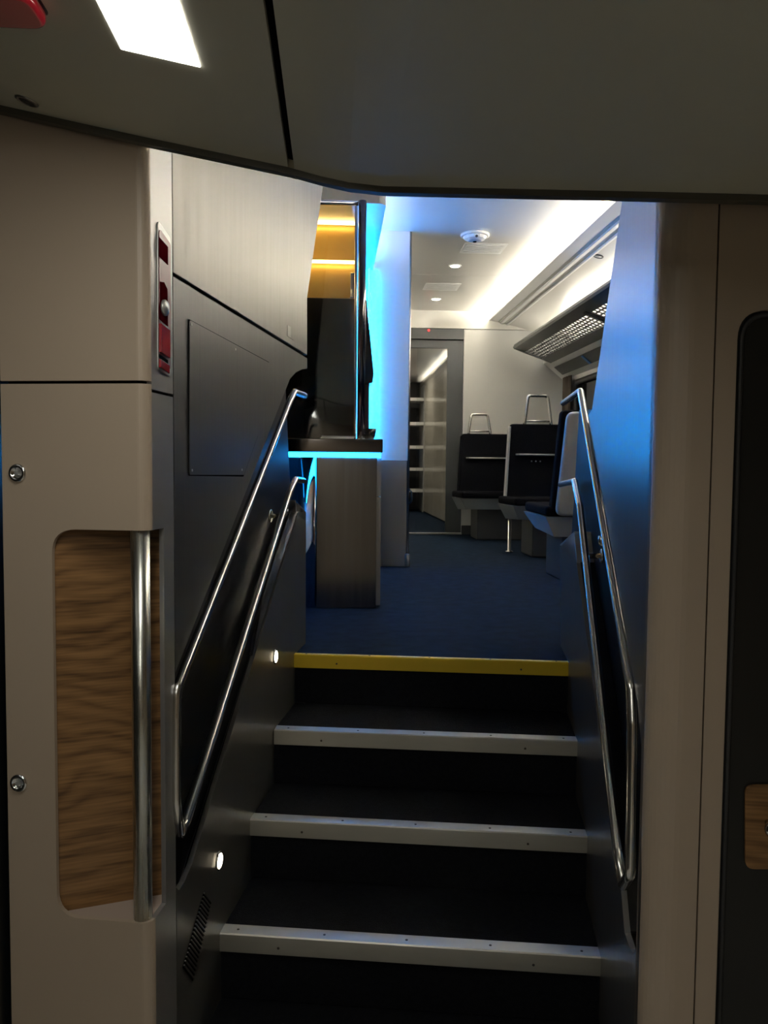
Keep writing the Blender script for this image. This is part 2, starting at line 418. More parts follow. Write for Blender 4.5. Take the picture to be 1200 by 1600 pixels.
# inside of the niche: slanted wooden back, sill, top
wA = cor + sr*(a0-0.01) + sd*0.014; wB = cor - sr*0.012 + sd*0.122
nich = prism('niche_back', [Z(wA, n_bot-0.03), Z(wB, n_bot-0.03), Z(wB+sd*0.005, n_bot-0.03), Z(wA+sd*0.005, n_bot-0.03)], (0, 0, n_top-n_bot+0.08), 'wood', wf)
tag(nich, 'walnut coloured wooden back of the niche')
sill = [cor+sr*(a0-0.01)+sd*0.010, cor-sr*0.011+sd*0.010, cor-sr*0.011+sd*0.118, wA+sd*0.001]
prism('niche_sill', [Z(p, n_bot-0.012) for p in sill], (0, 0, 0.011), 'beige_edge', wf)
prism('niche_top', [Z(p, n_top+0.002) for p in sill], (0, 0, 0.011), 'beige_edge', wf)
# locks
for (px, py) in ((28, 739), (30, 1223)):
    c = FPL(px, py)
    lk = lathe('lock', [(0.0185, 0), (0.0185, 0.003), (0.0165, 0.0055), (0.011, 0.0058), (0.0105, 0.002), (0.0001, 0.002)], c, -sd, 'chrome', wf, n=28)
    pr = lathe('square_key', [(0.0058, 0), (0.0058, 0.0045), (0.0001, 0.0048)], c - sd*0.002, -sd, 'silver_plastic', lk, n=4, smooth=False)
# dark side beyond the cupboard
sl = box('wall_entrance_left', (lf.x-0.35, -1.6, 0.0), (lf.x-0.012, lf.y+0.25, 2.6), 'black_door'); tag(sl, 'dark outer wall beside the beige cupboard', 'wall', kind='structure')
# unseen dark sheet, added so that no light leaks round the panels
bl = prism('light_block_left', [Z(xn-sr*0.09+sd*0.02, 0), Z(LW(477, 560)-sr*0.09, 0), Z(LW(477, 560)-sr*0.10, 0), Z(xn-sr*0.10+sd*0.02, 0)], (0, 0, ZTOP), 'dark'); tag(bl, 'added dark sheet blocking light behind the left stair panels', 'wall', kind='structure')

# ------------------------------------------------------------------ right pillar, right wall and black door
tp = thing('trim_1', 'beige rounded pillar at the right of the stairs', 'pillar', Z(GP0, 0), kind='structure')
R_ = 0.055
pc = GP0 + sr*R_
arc = [pc + (-sr*math.cos(t) - sd*math.sin(t))*R_ for t in [math.pi/2*i/10 for i in range(11)]]
seam = onpl(1103, 950, pc - sd*R_, sd)
arc = [GP0 + sd*0.02] + arc + [seam]
pil = prism('pillar', [Z(p, 0) for p in arc] + [Z(seam + sd*0.012, 0), Z(pc+sd*0.02, 0)], (0, 0, 2.5), 'beige', tp)
GP1 = pc - sd*R_
def GP(x, y, off=0.0): return onpl(x, y, GP1 - sd*off, sd)
wrr = thing('wall_right', 'beige laminate wall around the black door', 'wall', Z(seam, 0), kind='structure')
sx = seam + sr*0.003
dl = GP(1135, 1050); dtop = GP(1200, 484).z
ring = fillet([Z(sx+sr*0.9, dtop), Z(dl, dtop), Z(dl, 0)], [0, 0.05, 0], 8)
prism('wall_panel', [Z(sx, 0), Z(sx, 2.5), Z(sx+sr*0.9, 2.5)] + ring, sd*0.012, 'beige', wrr)
prism('seam', [Z(seam - sr*0.004 + sd*0.013, 0), Z(seam + sr*0.01 + sd*0.013, 0), Z(seam+sr*0.01 + sd*0.018, 0), Z(seam-sr*0.004+sd*0.018, 0)], (0, 0, 2.5), 'dark', wrr)
d2 = thing('door_2', 'black door with rounded corner in the beige right wall', 'door', Z(dl, 0), kind='structure')
prism('door_panel', [Z(dl-sr*0.02+sd*0.012, 0), Z(dl+sr*0.8+sd*0.012, 0), Z(dl+sr*0.8+sd*0.03, 0), Z(dl-sr*0.02+sd*0.03, 0)], (0, 0, dtop+0.02), 'black_door', d2)
ring = fillet([Z(dl+sr*0.8, dtop-0.006), Z(dl+sr*0.010, dtop-0.006), Z(dl+sr*0.010, 0.01)], [0, 0.045, 0], 8)
tube('door_seal', [p + sd*0.011 for p in ring], 0.005, 'dark_plastic', d2, n=8)
hc = [(1163, 1225), (1215, 1225), (1215, 1356), (1163, 1356)]
hp = fillet([GP(*p, -0.011) for p in hc], [0.016]*4, 6, True)
pl = prism('handle_plate', hp, -sd*0.006, 'wood', d2, 0.001); tag(pl, 'wooden plate behind the door handle')
lathe('door_knob', [(0.006, 0), (0.006, 0.02), (0.014, 0.022), (0.016, 0.030), (0.012, 0.036), (0.001, 0.037)], GP(1200, 1285, -0.005), -sd, 'rail_steel', pl, n=20)
# rest of the vestibule, behind the camera
for nm, lo, hi, m, lb in (('wall_entrance_right', (1.55, -1.6, 0), (1.62, 1.6, 2.5), 'beige', 'beige wall at the right end of the vestibule'),
                          ('wall_back', (-1.1, -1.66, 0), (1.9, -1.6, 2.5), 'beige', 'beige wall across the vestibule from the stairs')):
    tag(box(nm, lo, hi, m), lb, 'wall', kind='structure')

# ------------------------------------------------------------------ vestibule ceiling (falls towards the right, then runs level)
cl = thing('ceiling', 'grey panelled ceiling of the entrance vestibule', 'ceiling', (0, 0.5, 2.2), kind='structure')
cA, cB = FP0 - sd*0.03, GP1 - sd*0.03
cnn = (cB-cA).cross(UP).normalized()
def CE(x, y): return onpl(x, y, cA, cnn)
print('portal planes differ by', (GP1-FP0).dot(sd))
eL = [CE(*p) for p in ((-160, 128), (0, 164), (120, 191), (230, 215), (340, 238), (450, 261))]
eR = [CE(*p) for p in ((460, 264), (500, 275), (545, 285), (600, 291), (700, 293), (850, 296), (1040, 300), (1200, 304), (1500, 311))]
def slab(name, e, m, parent, t=0.02):
    n = len(e); vs = []
    for p in e: vs += [p, V((p.x, -1.6, p.z)), p+UP*t, V((p.x, -1.6, p.z+t))]
    fs = []
    for i in range(n-1):
        a, b = 4*i, 4*(i+1)
        fs += [[a, b, b+1, a+1], [a+2, a+3, b+3, b+2], [a, a+2, b+2, b], [a+1, b+1, b+3, a+3]]
    fs += [[0, 1, 3, 2], [4*n-4, 4*n-2, 4*n-1, 4*n-3]]
    return mesh(name, vs, fs, m, parent, False)
pL = slab('ceiling_panel', eL, 'ceil_grey', cl); pR = slab('ceiling_panel', eR, 'ceil_grey', cl)
slab('joint', [p + UP*0.015 for p in (eL[-2], eL[-1], eR[0], eR[1])], 'dark', cl, 0.03)
def edge(name, e, h, d, m, parent):
    n = len(e); vs = []
    for p in e: vs += [p, p+sd*d, p-UP*h+sd*d, p-UP*h]
    fs = []
    for i in range(n-1):
        for k in range(4): fs.append([4*i+k, 4*i+(k+1) % 4, 4*i+4+(k+1) % 4, 4*i+4+k])
    fs += [[0, 1, 2, 3], [4*n-4, 4*n-3, 4*n-2, 4*n-1]]
    return mesh(name, vs, fs, m, parent)
edge('edge_lip', [eL[-1], eR[0]], 0.012, 0.02, 'fascia', cl)
edge('edge_lip', eL, 0.012, 0.02, 'fascia', cl); edge('edge_lip', eR, 0.011, 0.02, 'fascia', cl)
# bulkhead above the opening
bh = thing('wall_bulkhead', 'grey bulkhead over the stair opening', 'wall', (0.2, 1.6, 2.2), kind='structure')
allE = eL + eR
prism('bulkhead_panel', [p + sd*0.002 for p in allE] + [Z(allE[-1]+sd*0.002, ZTOP), Z(allE[0]+sd*0.002, ZTOP)], sd*0.016, 'ceil_grey', bh)
lathe('ceiling_stud', [(0.005, 0), (0.005, 0.002), (0.002, 0.003)], CE(985, 291)-sd*0.01, -UP, 'dark', cl, n=12)

# ================================================================== UPPER SALOON
YE = 7.94; XW = 2.30; XL = -0.62
cu = thing('ceiling_upper', 'white glossy ceiling of the upper saloon', 'ceiling', (0.5, 5, ZTOP), kind='structure')
yj = PZ(700, 430, ZTOP).y
box('ceiling_panel', (XL, 1.3, ZTOP), (1.80, yj-0.003, ZTOP+0.03), 'white_ceiling', cu)
box('ceiling_panel', (XL, yj+0.003, ZTOP), (1.80, YE, ZTOP+0.03), 'white_ceiling', cu)
box('joint', (XL, yj-0.02, ZTOP+0.006), (1.80, yj+0.02, ZTOP+0.03), 'dark', cu)
LX, LZ = 1.54, 3.015                                   # cove lip
prism('cove_lip', [(LX, 1.6, LZ), (LX, 1.6, LZ+0.018), (LX+0.012, 1.6, LZ+0.018), (LX+0.03, 1.6, LZ+0.008), (LX+0.09, 1.6, LZ+0.004), (LX+0.09, 1.6, LZ-0.012)], (0, YE-1.6, 0), 'white_plastic', cu)
prism('side_panel', [(LX+0.092, 1.6, LZ-0.014), (XW, 1.6, 2.84), (XW, 1.6, 2.86), (LX+0.092, 1.6, LZ+0.006)], (0, YE-1.6, 0), 'white_ceiling', cu)
prism('cove_back', [(1.79, 1.6, LZ-0.02), (1.80, 1.6, LZ-0.02), (1.80, 1.6, ZTOP), (1.79, 1.6, ZTOP)], (0, YE-1.6, 0), 'white_plastic', cu)
for dx_, w_ in ((0.11, 0.03), (0.17, 0.018)):
    zz = LZ-0.014 - (LZ-0.014-2.84)*(dx_-0.092)/(XW-LX-0.092)
    box('moulding', (LX+dx_, 1.6, zz-0.016), (LX+dx_+w_, YE-0.02, zz-0.001), 'white_plastic', cu, 0.003)
cv = box('cove_light', (LX+0.035, 1.7, LZ+0.012), (LX+0.06, YE-0.05, LZ+0.024), 'cove_light'); tag(cv, 'long white light strip in the cove above the luggage rack', 'light strip')

# the same cove on the other side of the ceiling, beyond the bar partition
prism('cove_lip', [(0.16, 5.45, LZ), (0.16, 5.45, LZ+0.018), (0.148, 5.45, LZ+0.018), (0.13, 5.45, LZ+0.008), (0.07, 5.45, LZ+0.004), (0.07, 5.45, LZ-0.012)], (0, YE-5.45, 0), 'white_plastic', cu)
prism('side_panel', [(0.068, 5.45, LZ-0.014), (XL, 5.45, 2.84), (XL, 5.45, 2.86), (0.068, 5.45, LZ+0.006)], (0, YE-5.45, 0), 'white_ceiling', cu)
cv2 = box('cove_light', (0.100, 5.5, LZ+0.012), (0.125, YE-0.05, LZ+0.024), 'cove_light'); tag(cv2, 'long white light strip in the cove on the bar side', 'light strip')
# end wall with sliding door
we = thing('wall_end', 'white end wall of the upper saloon', 'wall', (1.5, YE, ZU), kind='structure')
dr = PY(724, 600, YE).x; dtopz = PY(700, 514, YE).z; dlx = 0.30
box('wall_panel', (dr, YE, ZU), (XW, YE+0.04, dtopz), 'grey_wall', we)
box('bulkhead', (XL, YE-0.012, dtopz+0.004), (XW, YE+0.04, ZTOP), 'white_ceiling', we)
box('wall_panel', (XL, YE, ZU), (dlx, YE+0.04, dtopz), 'grey_wall', we)
d1 = thing('door_1', 'grey framed sliding door in the saloon end wall', 'door', (0.8, YE, ZU), kind='structure')
hz = PY(700, 531, YE).z
hd = box('header', (dlx, YE-0.02, hz), (dr-0.004, YE+0.05, dtopz), 'grey_frame', d1, 0.004)
lathe('indicator', [(0.012, 0), (0.01, 0.004)], (PY(670, 516, YE-0.02).x, YE-0.02, dtopz-0.02), (0, -1, 0), 'red_led', hd, n=12)
sx0 = PY(699, 600, YE).x; tz = PY(700, 544, YE).z
box('door_stile', (sx0, YE+0.01, ZU+0.02), (dr-0.004, YE+0.05, hz), 'grey_frame', d1)
box('door_rail', (dlx, YE+0.01, tz), (sx0, YE+0.05, hz), 'grey_frame', d1)
gx0 = PY(652, 600, YE).x
g = box('door_glass', (gx0, YE+0.025, ZU+0.03), (sx0, YE+0.033, tz), 'glass', d1)
box('threshold', (dlx, YE-0.03, ZU-0.002), (dr, YE+0.06, ZU+0.012), 'steel', d1)
box('kick_strip', (dr+0.0, YE-0.012, ZU), (XW, YE, ZU+0.09), 'grey_frame', we)
# window side wall
ww = thing('wall_window', 'white window wall on the right of the saloon', 'wall', (XW, 5, ZU), kind='structure')
box('wall_lower', (XW, 1.6, ZU), (XW+0.04, YE, ZU+0.75), 'grey_wall', ww)
box('wall_upper', (XW, 1.6, 2.40), (XW+0.04, YE, 2.86), 'white_lam', ww)
prism('wall_cove', [(2.10, 1.6, 2.60), (XW, 1.6, 2.44), (XW, 1.6, 2.46), (2.10, 1.6, 2.62)], (0, YE-1.6, 0), 'white_lam', ww)
for y0, y1 in ((1.6, 2.4), (4.05, 4.35), (6.2, 6.5), (7.55, YE)):
    box('wall_post', (XW, y0, ZU+0.75), (XW+0.04, y1, 2.40), 'grey_wall', ww)
for i, (y0, y1) in enumerate(((2.4, 4.05), (4.35, 6.2), (6.5, 7.55))):
    wi = thing('window_%d' % (i+1), ['dark saloon window beside the stair head', 'dark saloon window beside the facing seats', 'dark saloon window nearest the end wall'][i], 'window', (XW, y0, ZU+0.75), kind='structure')
    box('pane', (XW+0.025, y0, ZU+0.75), (XW+0.032, y1, 2.40), 'window_glass', wi)
    ring = fillet([(XW+0.004, y0+0.03, ZU+0.78), (XW+0.004, y1-0.03, ZU+0.78), (XW+0.004, y1-0.03, 2.37), (XW+0.004, y0+0.03, 2.37)], [0.06]*4, 6, True)
    tube('window_frame', ring, 0.022, 'dark_plastic', wi, True, n=8)
# dark frieze with a small blue sign on it
fz = thing('trim_2', 'dark frieze strip above the saloon windows', 'trim', (2.16, 6, 2.50), kind='structure')
prism('frieze_strip', [(2.155, 1.8, 2.545), (2.24, 1.8, 2.475), (2.235, 1.8, 2.468), (2.15, 1.8, 2.538)], (0, YE-0.2-1.8, 0), 'frieze', fz)
sb = thing('seat_number_sign', 'small blue sign on the dark frieze above the windows', 'sign', (2.17, 6.9, 2.5))
prism('sign_plate', [(2.149, 6.84, 2.533), (2.228, 6.84, 2.468), (2.224, 6.84, 2.463), (2.145, 6.84, 2.528)], (0, 0.05, 0), 'blue_plastic', sb)
cu_ = thing('curtain', 'dark brown curtain drawn beside the saloon window', 'curtain', (2.26, 7.6, 1.6))
vs = []; fs = []
for i in range(13):
    y = 7.50 + i*0.02; dx = 0.014*math.sin(i*1.9)
    for j, z in enumerate((1.62, 2.0, 2.44)): vs.append((2.25+dx+(0.02 if j == 0 else 0), y, z))
for i in range(12):
    for j in range(2): fs.append([3*i+j, 3*i+3+j, 3*i+4+j, 3*i+1+j])
c_ = mesh('curtain_cloth', vs, fs, 'curtain', cu_, True); sm = c_.modifiers.new('s', 'SOLIDIFY'); sm.thickness = 0.004
# left outer wall of the saloon, behind the bar
tag(box('wall_saloon_left', (XL-0.04, 2.6, ZU-0.3), (XL, YE, ZTOP), 'white_lam'), 'white outer wall behind the bar', 'wall', kind='structure')

# luggage rack
rk = thing('luggage_rack', 'grey luggage rack with open grid above the saloon windows', 'luggage rack', (1.9, 5.5, 2.65))
ra, rb = V((1.745, 0, 2.728)), V((2.12, 0, 2.590))
rd = (rb-ra); y0, y1 = 2.0, 7.72
def rp(s, dz=0.0, y=0): p = ra + rd*s; return V((p.x, y, p.z+dz))
prism('front_rail', [rp(0, 0.02, y0), rp(-0.01, 0.0, y0), rp(0.02, -0.012, y0), rp(0.30, -0.006, y0), rp(0.30, 0.012, y0), rp(0.05, 0.03, y0)], (0, y1-y0, 0), 'rack_grey', rk)
prism('rear_rail', [rp(0.74, -0.006, y0), rp(1.0, -0.008, y0), rp(1.0, 0.012, y0), rp(0.74, 0.012, y0)], (0, y1-y0, 0), 'rack_grey', rk)
prism('end_cap', [rp(-0.01, 0.0, y1), rp(0.02, -0.014, y1), rp(1.0, -0.010, y1), rp(1.0, 0.03, y1), rp(0.05, 0.032, y1)], (0, 0.03, 0), 'rack_grey', rk)
rl_ = prism('rack_light', [rp(0.86, 0.013, y0), rp(0.92, 0.013, y0), rp(0.92, 0.021, y0), rp(0.86, 0.021, y0)], (0, y1-y0-0.1, 0), 'rack_light', rk); tag(rl_, 'warm white light strip along the top of the rack')
lb = None
for s in (0.39, 0.48, 0.565, 0.655):
    if lb is None:
        lb = prism('grid_rail', [rp(s-0.008, -0.004, y0), rp(s+0.008, -0.004, y0), rp(s+0.008, 0.006, y0), rp(s-0.008, 0.006, y0)], (0, y1-y0, 0), 'rack_grey', rk); s0 = s
    else:
        c = lb.copy(); COL.objects.link(c); d = rd*(s-s0); c.location = lb.location + d
cb = prism('cross_bar', [rp(0.29, -0.003, 0), rp(0.75, -0.003, 0), rp(0.75, 0.004, 0), rp(0.29, 0.004, 0)], (0, 0.012, 0), 'rack_grey', rk)
basey = cb.location.y
n = int((y1-y0)/0.065)
for i in range(n):
    c = cb if i == 0 else cb.copy()
    if i: COL.objects.link(c)
    c.location.y = basey + y0 + 0.03 + i*0.065
for y in (2.6, 4.2, 5.75):
    prism('bracket', [rp(0.2, -0.016, y), rp(1.0, -0.018, y), rp(1.0, 0.0, y), rp(0.2, 0.0, y)], (0, 0.05, 0), 'dark_plastic', rk)

# ------------------------------------------------------------------ ceiling fittings
p = PZ(742, 366, ZTOP)
sm_ = thing('smoke_detector', 'round white smoke detector on the saloon ceiling', 'smoke detector', p)
lathe('base', [(0.095, 0), (0.095, 0.014), (0.088, 0.017)], p, -UP, 'white_plastic', sm_, n=32)
lathe('dome', [(0.08, 0), (0.07, 0.016), (0.045, 0.028), (0.03, 0.030), (0.0, 0.030)], p-UP*0.017, -UP, 'white_plastic', sm_, n=12, smooth=False)
lathe('sensor', [(0.012, 0), (0.012, 0.006), (0.006, 0.008)], p-UP*0.046, -UP, 'dark', sm_, n=12)
lathe('sensor_slot', [(0.010, 0), (0.008, 0.004)], p-UP*0.03+V((0.0, -0.068, 0)), V((0, -1, -0.6)), 'dark_plastic', sm_, n=10)
for (px, py, lb_) in ((711, 415, 'round recessed ceiling downlight near the smoke detector'), (681, 467, 'round recessed ceiling downlight near the saloon end door')):
    p = PZ(px, py, ZTOP)
    t = thing('downlight', lb_, 'ceiling light', p, 'saloon ceiling downlights')
    lathe('bezel', [(0.050, 0), (0.050, 0.004), (0.036, 0.006), (0.035, 0.002)], p, -UP, 'white_plastic', t, n=24)
    lathe('lens', [(0.035, 0.0), (0.032, 0.0065), (0.0, 0.007)], p, -UP, 'spot_light', t, n=24)
for (px, py, lb_) in ((690, 448, 'pale rectangular ceiling vent between the downlights'), (755, 388, 'pale rectangular ceiling vent beside the smoke detector')):
    p = PZ(px, py, ZTOP)
    t = thing('ceiling_vent', lb_, 'vent', p, 'saloon ceiling vents')
    box('frame', (p.x-0.15, p.y-0.13, ZTOP-0.003), (p.x+0.15, p.y+0.13, ZTOP), 'white_plastic', t, 0.001)
    for i in range(6): box('slat', (p.x-0.13, p.y-0.11+i*0.04, ZTOP-0.005), (p.x+0.13, p.y-0.09+i*0.04, ZTOP-0.003), 'white_lam', t)
# loudspeaker in the sloping side panel
sp_n = V((-(LZ-0.014-2.84), 0, -(XW-LX-0.092))).normalized()
p = onpl(935, 400, V((XW, 0, 2.84)), sp_n)
t = thing('ceiling_speaker', 'small dark rimmed round fitting in the sloping side ceiling', 'fitting', p)
lathe('rim', [(0.035, 0), (0.035, 0.006), (0.027, 0.008), (0.026, 0.002)], p, sp_n, 'dark_plastic', t, n=24)
lathe('grille', [(0.026, 0), (0.024, 0.004), (0.0, 0.005)], p, sp_n, 'silver_plastic', t, n=24)

# ------------------------------------------------------------------ seats
def seat(label, x0, x1, yb, face, zt, loop, pedx=0.2, leg=False, shell_front=False):
    """yb: foot of the backrest; face -1 faces the stairs, +1 faces away"""
    f = face
    t = thing('bench_seat', label, 'seat', ((x0+x1)/2, yb, ZU), 'saloon bench seats')
    zs = ZU+0.42; dp = 0.56
    cu = prism('cushion', [(x0-0.06, yb, zs-0.035), (x1, yb, zs-0.035), (x1, yb+f*dp, zs-0.03), (x0-0.05, yb+f*dp, zs-0.03)], (0, 0, 0.06), 'fabric', t, 0.02, 3)
    # light shell under the cushion, tapering towards the pedestal
    a = [(x0-0.06, yb+f*0.0, zs-0.037), (x0-0.06, yb+f*(dp-0.01), zs-0.033), (x0+0.0, yb+f*(dp-0.09), zs-0.135), (x0+0.0, yb+f*0.02, zs-0.155)]
    b = [(x1, p[1], p[2]) for p in a]
    mesh('seat_shell', a+b, [[0, 1, 2, 3], [7, 6, 5, 4], [0, 4, 5, 1], [1, 5, 6, 2], [2, 6, 7, 3], [3, 7, 4, 0]], 'grey_shell', t)
    ln = 0.055
    zb = zs+0.0
    def bp(x, z, d): return V((x, yb - f*(ln*(z-zb)/(zt-zb)) + f*d, z))
    # backrest cushion, a little narrower at the top
    xo = x0 - (0.03 if f > 0 else 0.0)
    pts = fillet([bp(xo, zb, 0.06), bp(x1, zb, 0.06), bp(x1, zt, 0.05), bp(xo+0.035, zt, 0.05)], [0.03, 0, 0, 0.03], 5, True)
    bk = prism('backrest', pts, (0, -f*0.06, 0), 'fabric', t, 0.012, 2)
    pts = fillet([bp(x0-0.012, zb-0.03, -0.002), bp(x1, zb-0.03, -0.002), bp(x1, zt-0.01, -0.002), bp(x0+0.028, zt-0.01, -0.002)], [0.05, 0, 0, 0.05], 6, True)
    prism('back_shell', pts, (0, -f*0.045, 0), 'grey_shell' if (leg or f > 0) else 'dark_plastic', t, 0.02, 3)
    if f < 0:
        prism('side_trim', [bp(x0-0.012, zb+0.02, 0.0), bp(x0+0.026, zt-0.02, 0.0), bp(x0+0.026, zt-0.02, 0.052), bp(x0-0.012, zb+0.02, 0.062)], (0.012, 0, 0), 'grey_shell' if leg else 'fabric', t, 0.003)
        zl = zb + (zt-zb)*0.58
        sh = prism('back_ledge', [bp(x0+0.07, zl, 0.05), bp(x1, zl, 0.05), bp(x1, zl, 0.10), bp(x0+0.09, zl, 0.10)], (0, 0, 0.014), 'silver_plastic', t, 0.004)
        for k in range(3 if leg else 0):
            lathe('stud', [(0.006, 0), (0.006, 0.004), (0.002, 0.006)], bp(x0+0.20+k*0.035, zl-0.045, 0.058), (0, f, 0), 'silver_plastic', t, n=8)
    if loop:
        c, wd, hh = loop
        ring = fillet([bp(c-wd*0.5, zt-0.03, 0.03), bp(c-wd*0.5+0.005, zt+0.03, 0.03), bp(c-wd*0.36, zt+hh, 0.03), bp(c+wd*0.36, zt+hh, 0.03), bp(c+wd*0.5-0.005, zt+0.03, 0.03), bp(c+wd*0.5, zt-0.03, 0.03)], [0, 0, 0.03, 0.03, 0, 0], 6)
        tube('grab_handle', ring, 0.013, 'rail_steel', t, n=10)
        tube('handle_bar', [bp(c-wd*0.49, zt+0.025, 0.03), bp(c+wd*0.49, zt+0.025, 0.03)], 0.008, 'rail_steel', t, n=8)
    ya, yb2 = sorted((yb+f*0.06, yb+f*0.42))
    box('pedestal', (x0+pedx, ya, ZU-0.001), (x1-0.15, yb2, zs-0.10), 'dark_plastic', t, 0.01)
    if leg:
        q = PZ(795, 858, ZU)
        lathe('leg', [(0.03, 0), (0.03, 0.01), (0.013, 0.014), (0.013, 0.32)], (x0+0.02, yb+f*0.08, ZU), UP, 'rail_steel', t, n=12)
    return t
seat('black fabric bench seat backed against the white end wall', 1.22, 2.12, YE-0.20, -1, ZU+1.0, (1.43, 0.22, 0.19), 0.12)
seat('black fabric bench seat with pale side trim, in front of the end wall seat', 1.38, 2.18, 6.32, -1, ZU+1.02, (1.64, 0.22, 0.23), 0.12, leg=True)
seat('bench seat turned away, its grey curved back shell behind the stair rail', 1.30, 2.18, 4.58, 1, ZU+1.0, None, 0.06)

# ------------------------------------------------------------------ bar counter
YC = PZ(560, 950, ZU).y
ctz = PY(560, 686, YC-0.02).z; cbz = PY(560, 707, YC-0.02).z; bx1 = PY(588, 830, YC).x; bx0 = PY(495, 830, YC).x
ct = thing('bar_counter', 'brushed steel bar counter with blue glowing edge', 'counter', ((bx0+bx1)/2, YC, ZU))
tx1 = PY(598, 690, YC-0.03).x
box('worktop', (XL+0.01, YC-0.04, cbz), (tx1, YC+1.0, ctz), 'dark_chrome', ct, 0.004)
ledx = PY(595, 711, YC-0.01).x; lz0 = PY(560, 715, YC-0.01).z
ls = box('light_strip', (XL+0.1, YC-0.018, lz0), (ledx, YC+0.006, cbz-0.001), 'blue_light', ct); tag(ls, 'glowing cyan light strip under the worktop')
box('front_panel', (bx0, YC, ZU+0.001), (bx1, YC+0.012, lz0-0.001), 'bar_steel', ct)
box('body', (bx0+0.001, YC+0.013, ZU+0.001), (bx1-0.004, YC+0.95, lz0-0.001), 'dark', ct)
zj2 = PY(592, 776, YC).z
ex = PY(595, 830, YC).x
box('edge_trim', (bx1+0.001, YC+0.004, ZU+0.012), (ex, YC+0.95, zj2-0.003), 'steel', ct)
box('edge_trim', (bx1+0.001, YC+0.004, zj2+0.003), (ex, YC+0.95, lz0-0.001), 'steel', ct)
# polished curved corner left of the panel
xs0 = XL+0.05
vs = []; n = 10
cx0 = bx0-0.003
for i in range(n+1):
    a_ = math.pi/2*i/n; vs.append(V((cx0 - 0.075*math.sin(a_), YC+0.005+0.075*(1-math.cos(a_)), 0)))
pts = [Z(p, ZU+0.001) for p in vs] + [V((cx0-0.075, YC+0.3, ZU+0.001)), V((cx0, YC+0.3, ZU+0.001))]
o = prism('curved_corner', pts, (0, 0, lz0-ZU-0.002), 'chrome', ct)
for p in o.data.polygons: p.use_smooth = len(p.vertices) == 4
box('recess_panel', (XL+0.05, YC+0.10, ZU), (cx0-0.076, YC+0.12, lz0-0.002), 'black_gloss', ct)  # black gloss panel set back left of the curved corner

# ------------------------------------------------------------------ column beside the bar
YP = PZ(614, 885, ZU).y
wc = thing('wall_column', 'partition beside the bar, white above and steel below', 'wall', (0.4, YP, ZU), kind='structure')
px1 = PY(637, 700, YP).x; zsp = PY(614, 720, YP).z
box('upper_panel', (XL, YP, zsp+0.002), (px1, YP+0.05, ZTOP), 'white_lam', wc)
box('lower_panel', (XL, YP-0.002, ZU), (px1-0.005, YP+0.05, zsp), 'steel', wc)
tube('corner_trim', [(px1+0.004, YP+0.01, ZU+0.09), (px1+0.004, YP+0.01, ZTOP)], 0.011, 'steel', wc, n=10)
lathe('corner_bumper', [(0.018, 0), (0.018, 0.075), (0.014, 0.085), (0.004, 0.088)], (px1+0.004, YP+0.0, ZU), UP, 'grey_shell', wc, n=14)
tube('side_handle', [(px1+0.012, YP-0.0, ZU+0.42), (px1+0.03, YP-0.012, ZU+0.44), (px1+0.03, YP-0.012, ZU+0.50), (px1+0.012, YP, ZU+0.52)], 0.006, 'dark_plastic', wc, n=8)
lx = PY(577, 560, YP-0.03).x
v0, v1 = zsp-0.0, PY(577, 388, YP).z
bs = box('blue_light_strip', (lx-0.012, YP-0.035, v0), (lx+0.0, YP-0.02, v1), 'upright_light'); tag(bs, 'upright blue light strip washing the white partition', 'light strip')

# ------------------------------------------------------------------ canopy over the bar, with its own cove strip
cn = thing('bar_canopy', 'white canopy hanging over the bar', 'canopy', (0, 4.6, 2.86))
Y0 = 4.0; cz = PY(590, 318, Y0).z; cx = PY(604, 318, Y0).x
ring = fillet([(XL, Y0, cz), (cx, Y0, cz), (cx, YP, cz), (XL, YP, cz)], [0, 0.05, 0, 0], 6, True)
prism('canopy_panel', ring, (0, 0, 0.07), 'white_lam', cn)
box('canopy_core', (XL, Y0+0.15, cz+0.07), (cx-0.14, YP, ZTOP), 'white_lam', cn)
box('canopy_light', (cx-0.09, Y0+0.12, cz+0.072), (cx-0.075, YP-0.03, cz+0.080), 'canopy_white', cn)
box('canopy_blue_light', (cx-0.06, Y0+0.05, cz+0.071), (cx-0.05, YP-0.03, cz+0.078), 'canopy_blue', cn)

# ------------------------------------------------------------------ back-bar cabinet: gold above, black below
YK = YC+0.62
bb = thing('back_bar_cabinet', 'back bar cabinet with gold lit top and black gloss front', 'cabinet', (-0.2, YK, ctz))
kx1 = PY(556, 560, YK).x; gz0 = PY(520, 466, YK).z
box('gold_panel', (XL, YK, gz0), (kx1, YK+0.02, cz-0.001), 'gold', bb)
box('black_panel', (XL, YK-0.004, ctz), (kx1, YK+0.02, gz0-0.002), 'black_gloss', bb)
for py in (353, 413):
    z = PY(520, py, YK).z
    sh = box('glass_shelf', (XL, YK-0.045, z+0.002), (kx1-0.006, YK-0.001, z+0.006), 'gold', bb)
    box('shelf_light', (XL, YK-0.053, z-0.008), (kx1-0.008, YK-0.0455, z+0.008), 'warm_light', sh)
pz = [(537, 352), (556, 352), (556, 462), (537, 462)]
dd = fillet([PY(537, 470, YK-0.012), PY(556, 470, YK-0.012), PY(556, 648, YK-0.012), PY(537, 648, YK-0.012)], [0.0, 0, 0.0, 0.03], 6, True)
prism('cabinet_door', dd, (0, 0.006, 0), 'black_gloss', bb, 0.001)
box('gold_handle', (PY(547, 440, YK).x, YK-0.03, gz0+0.0), (PY(554, 440, YK).x, YK-0.005, PY(550, 428, YK).z), 'chrome', bb, 0.003)
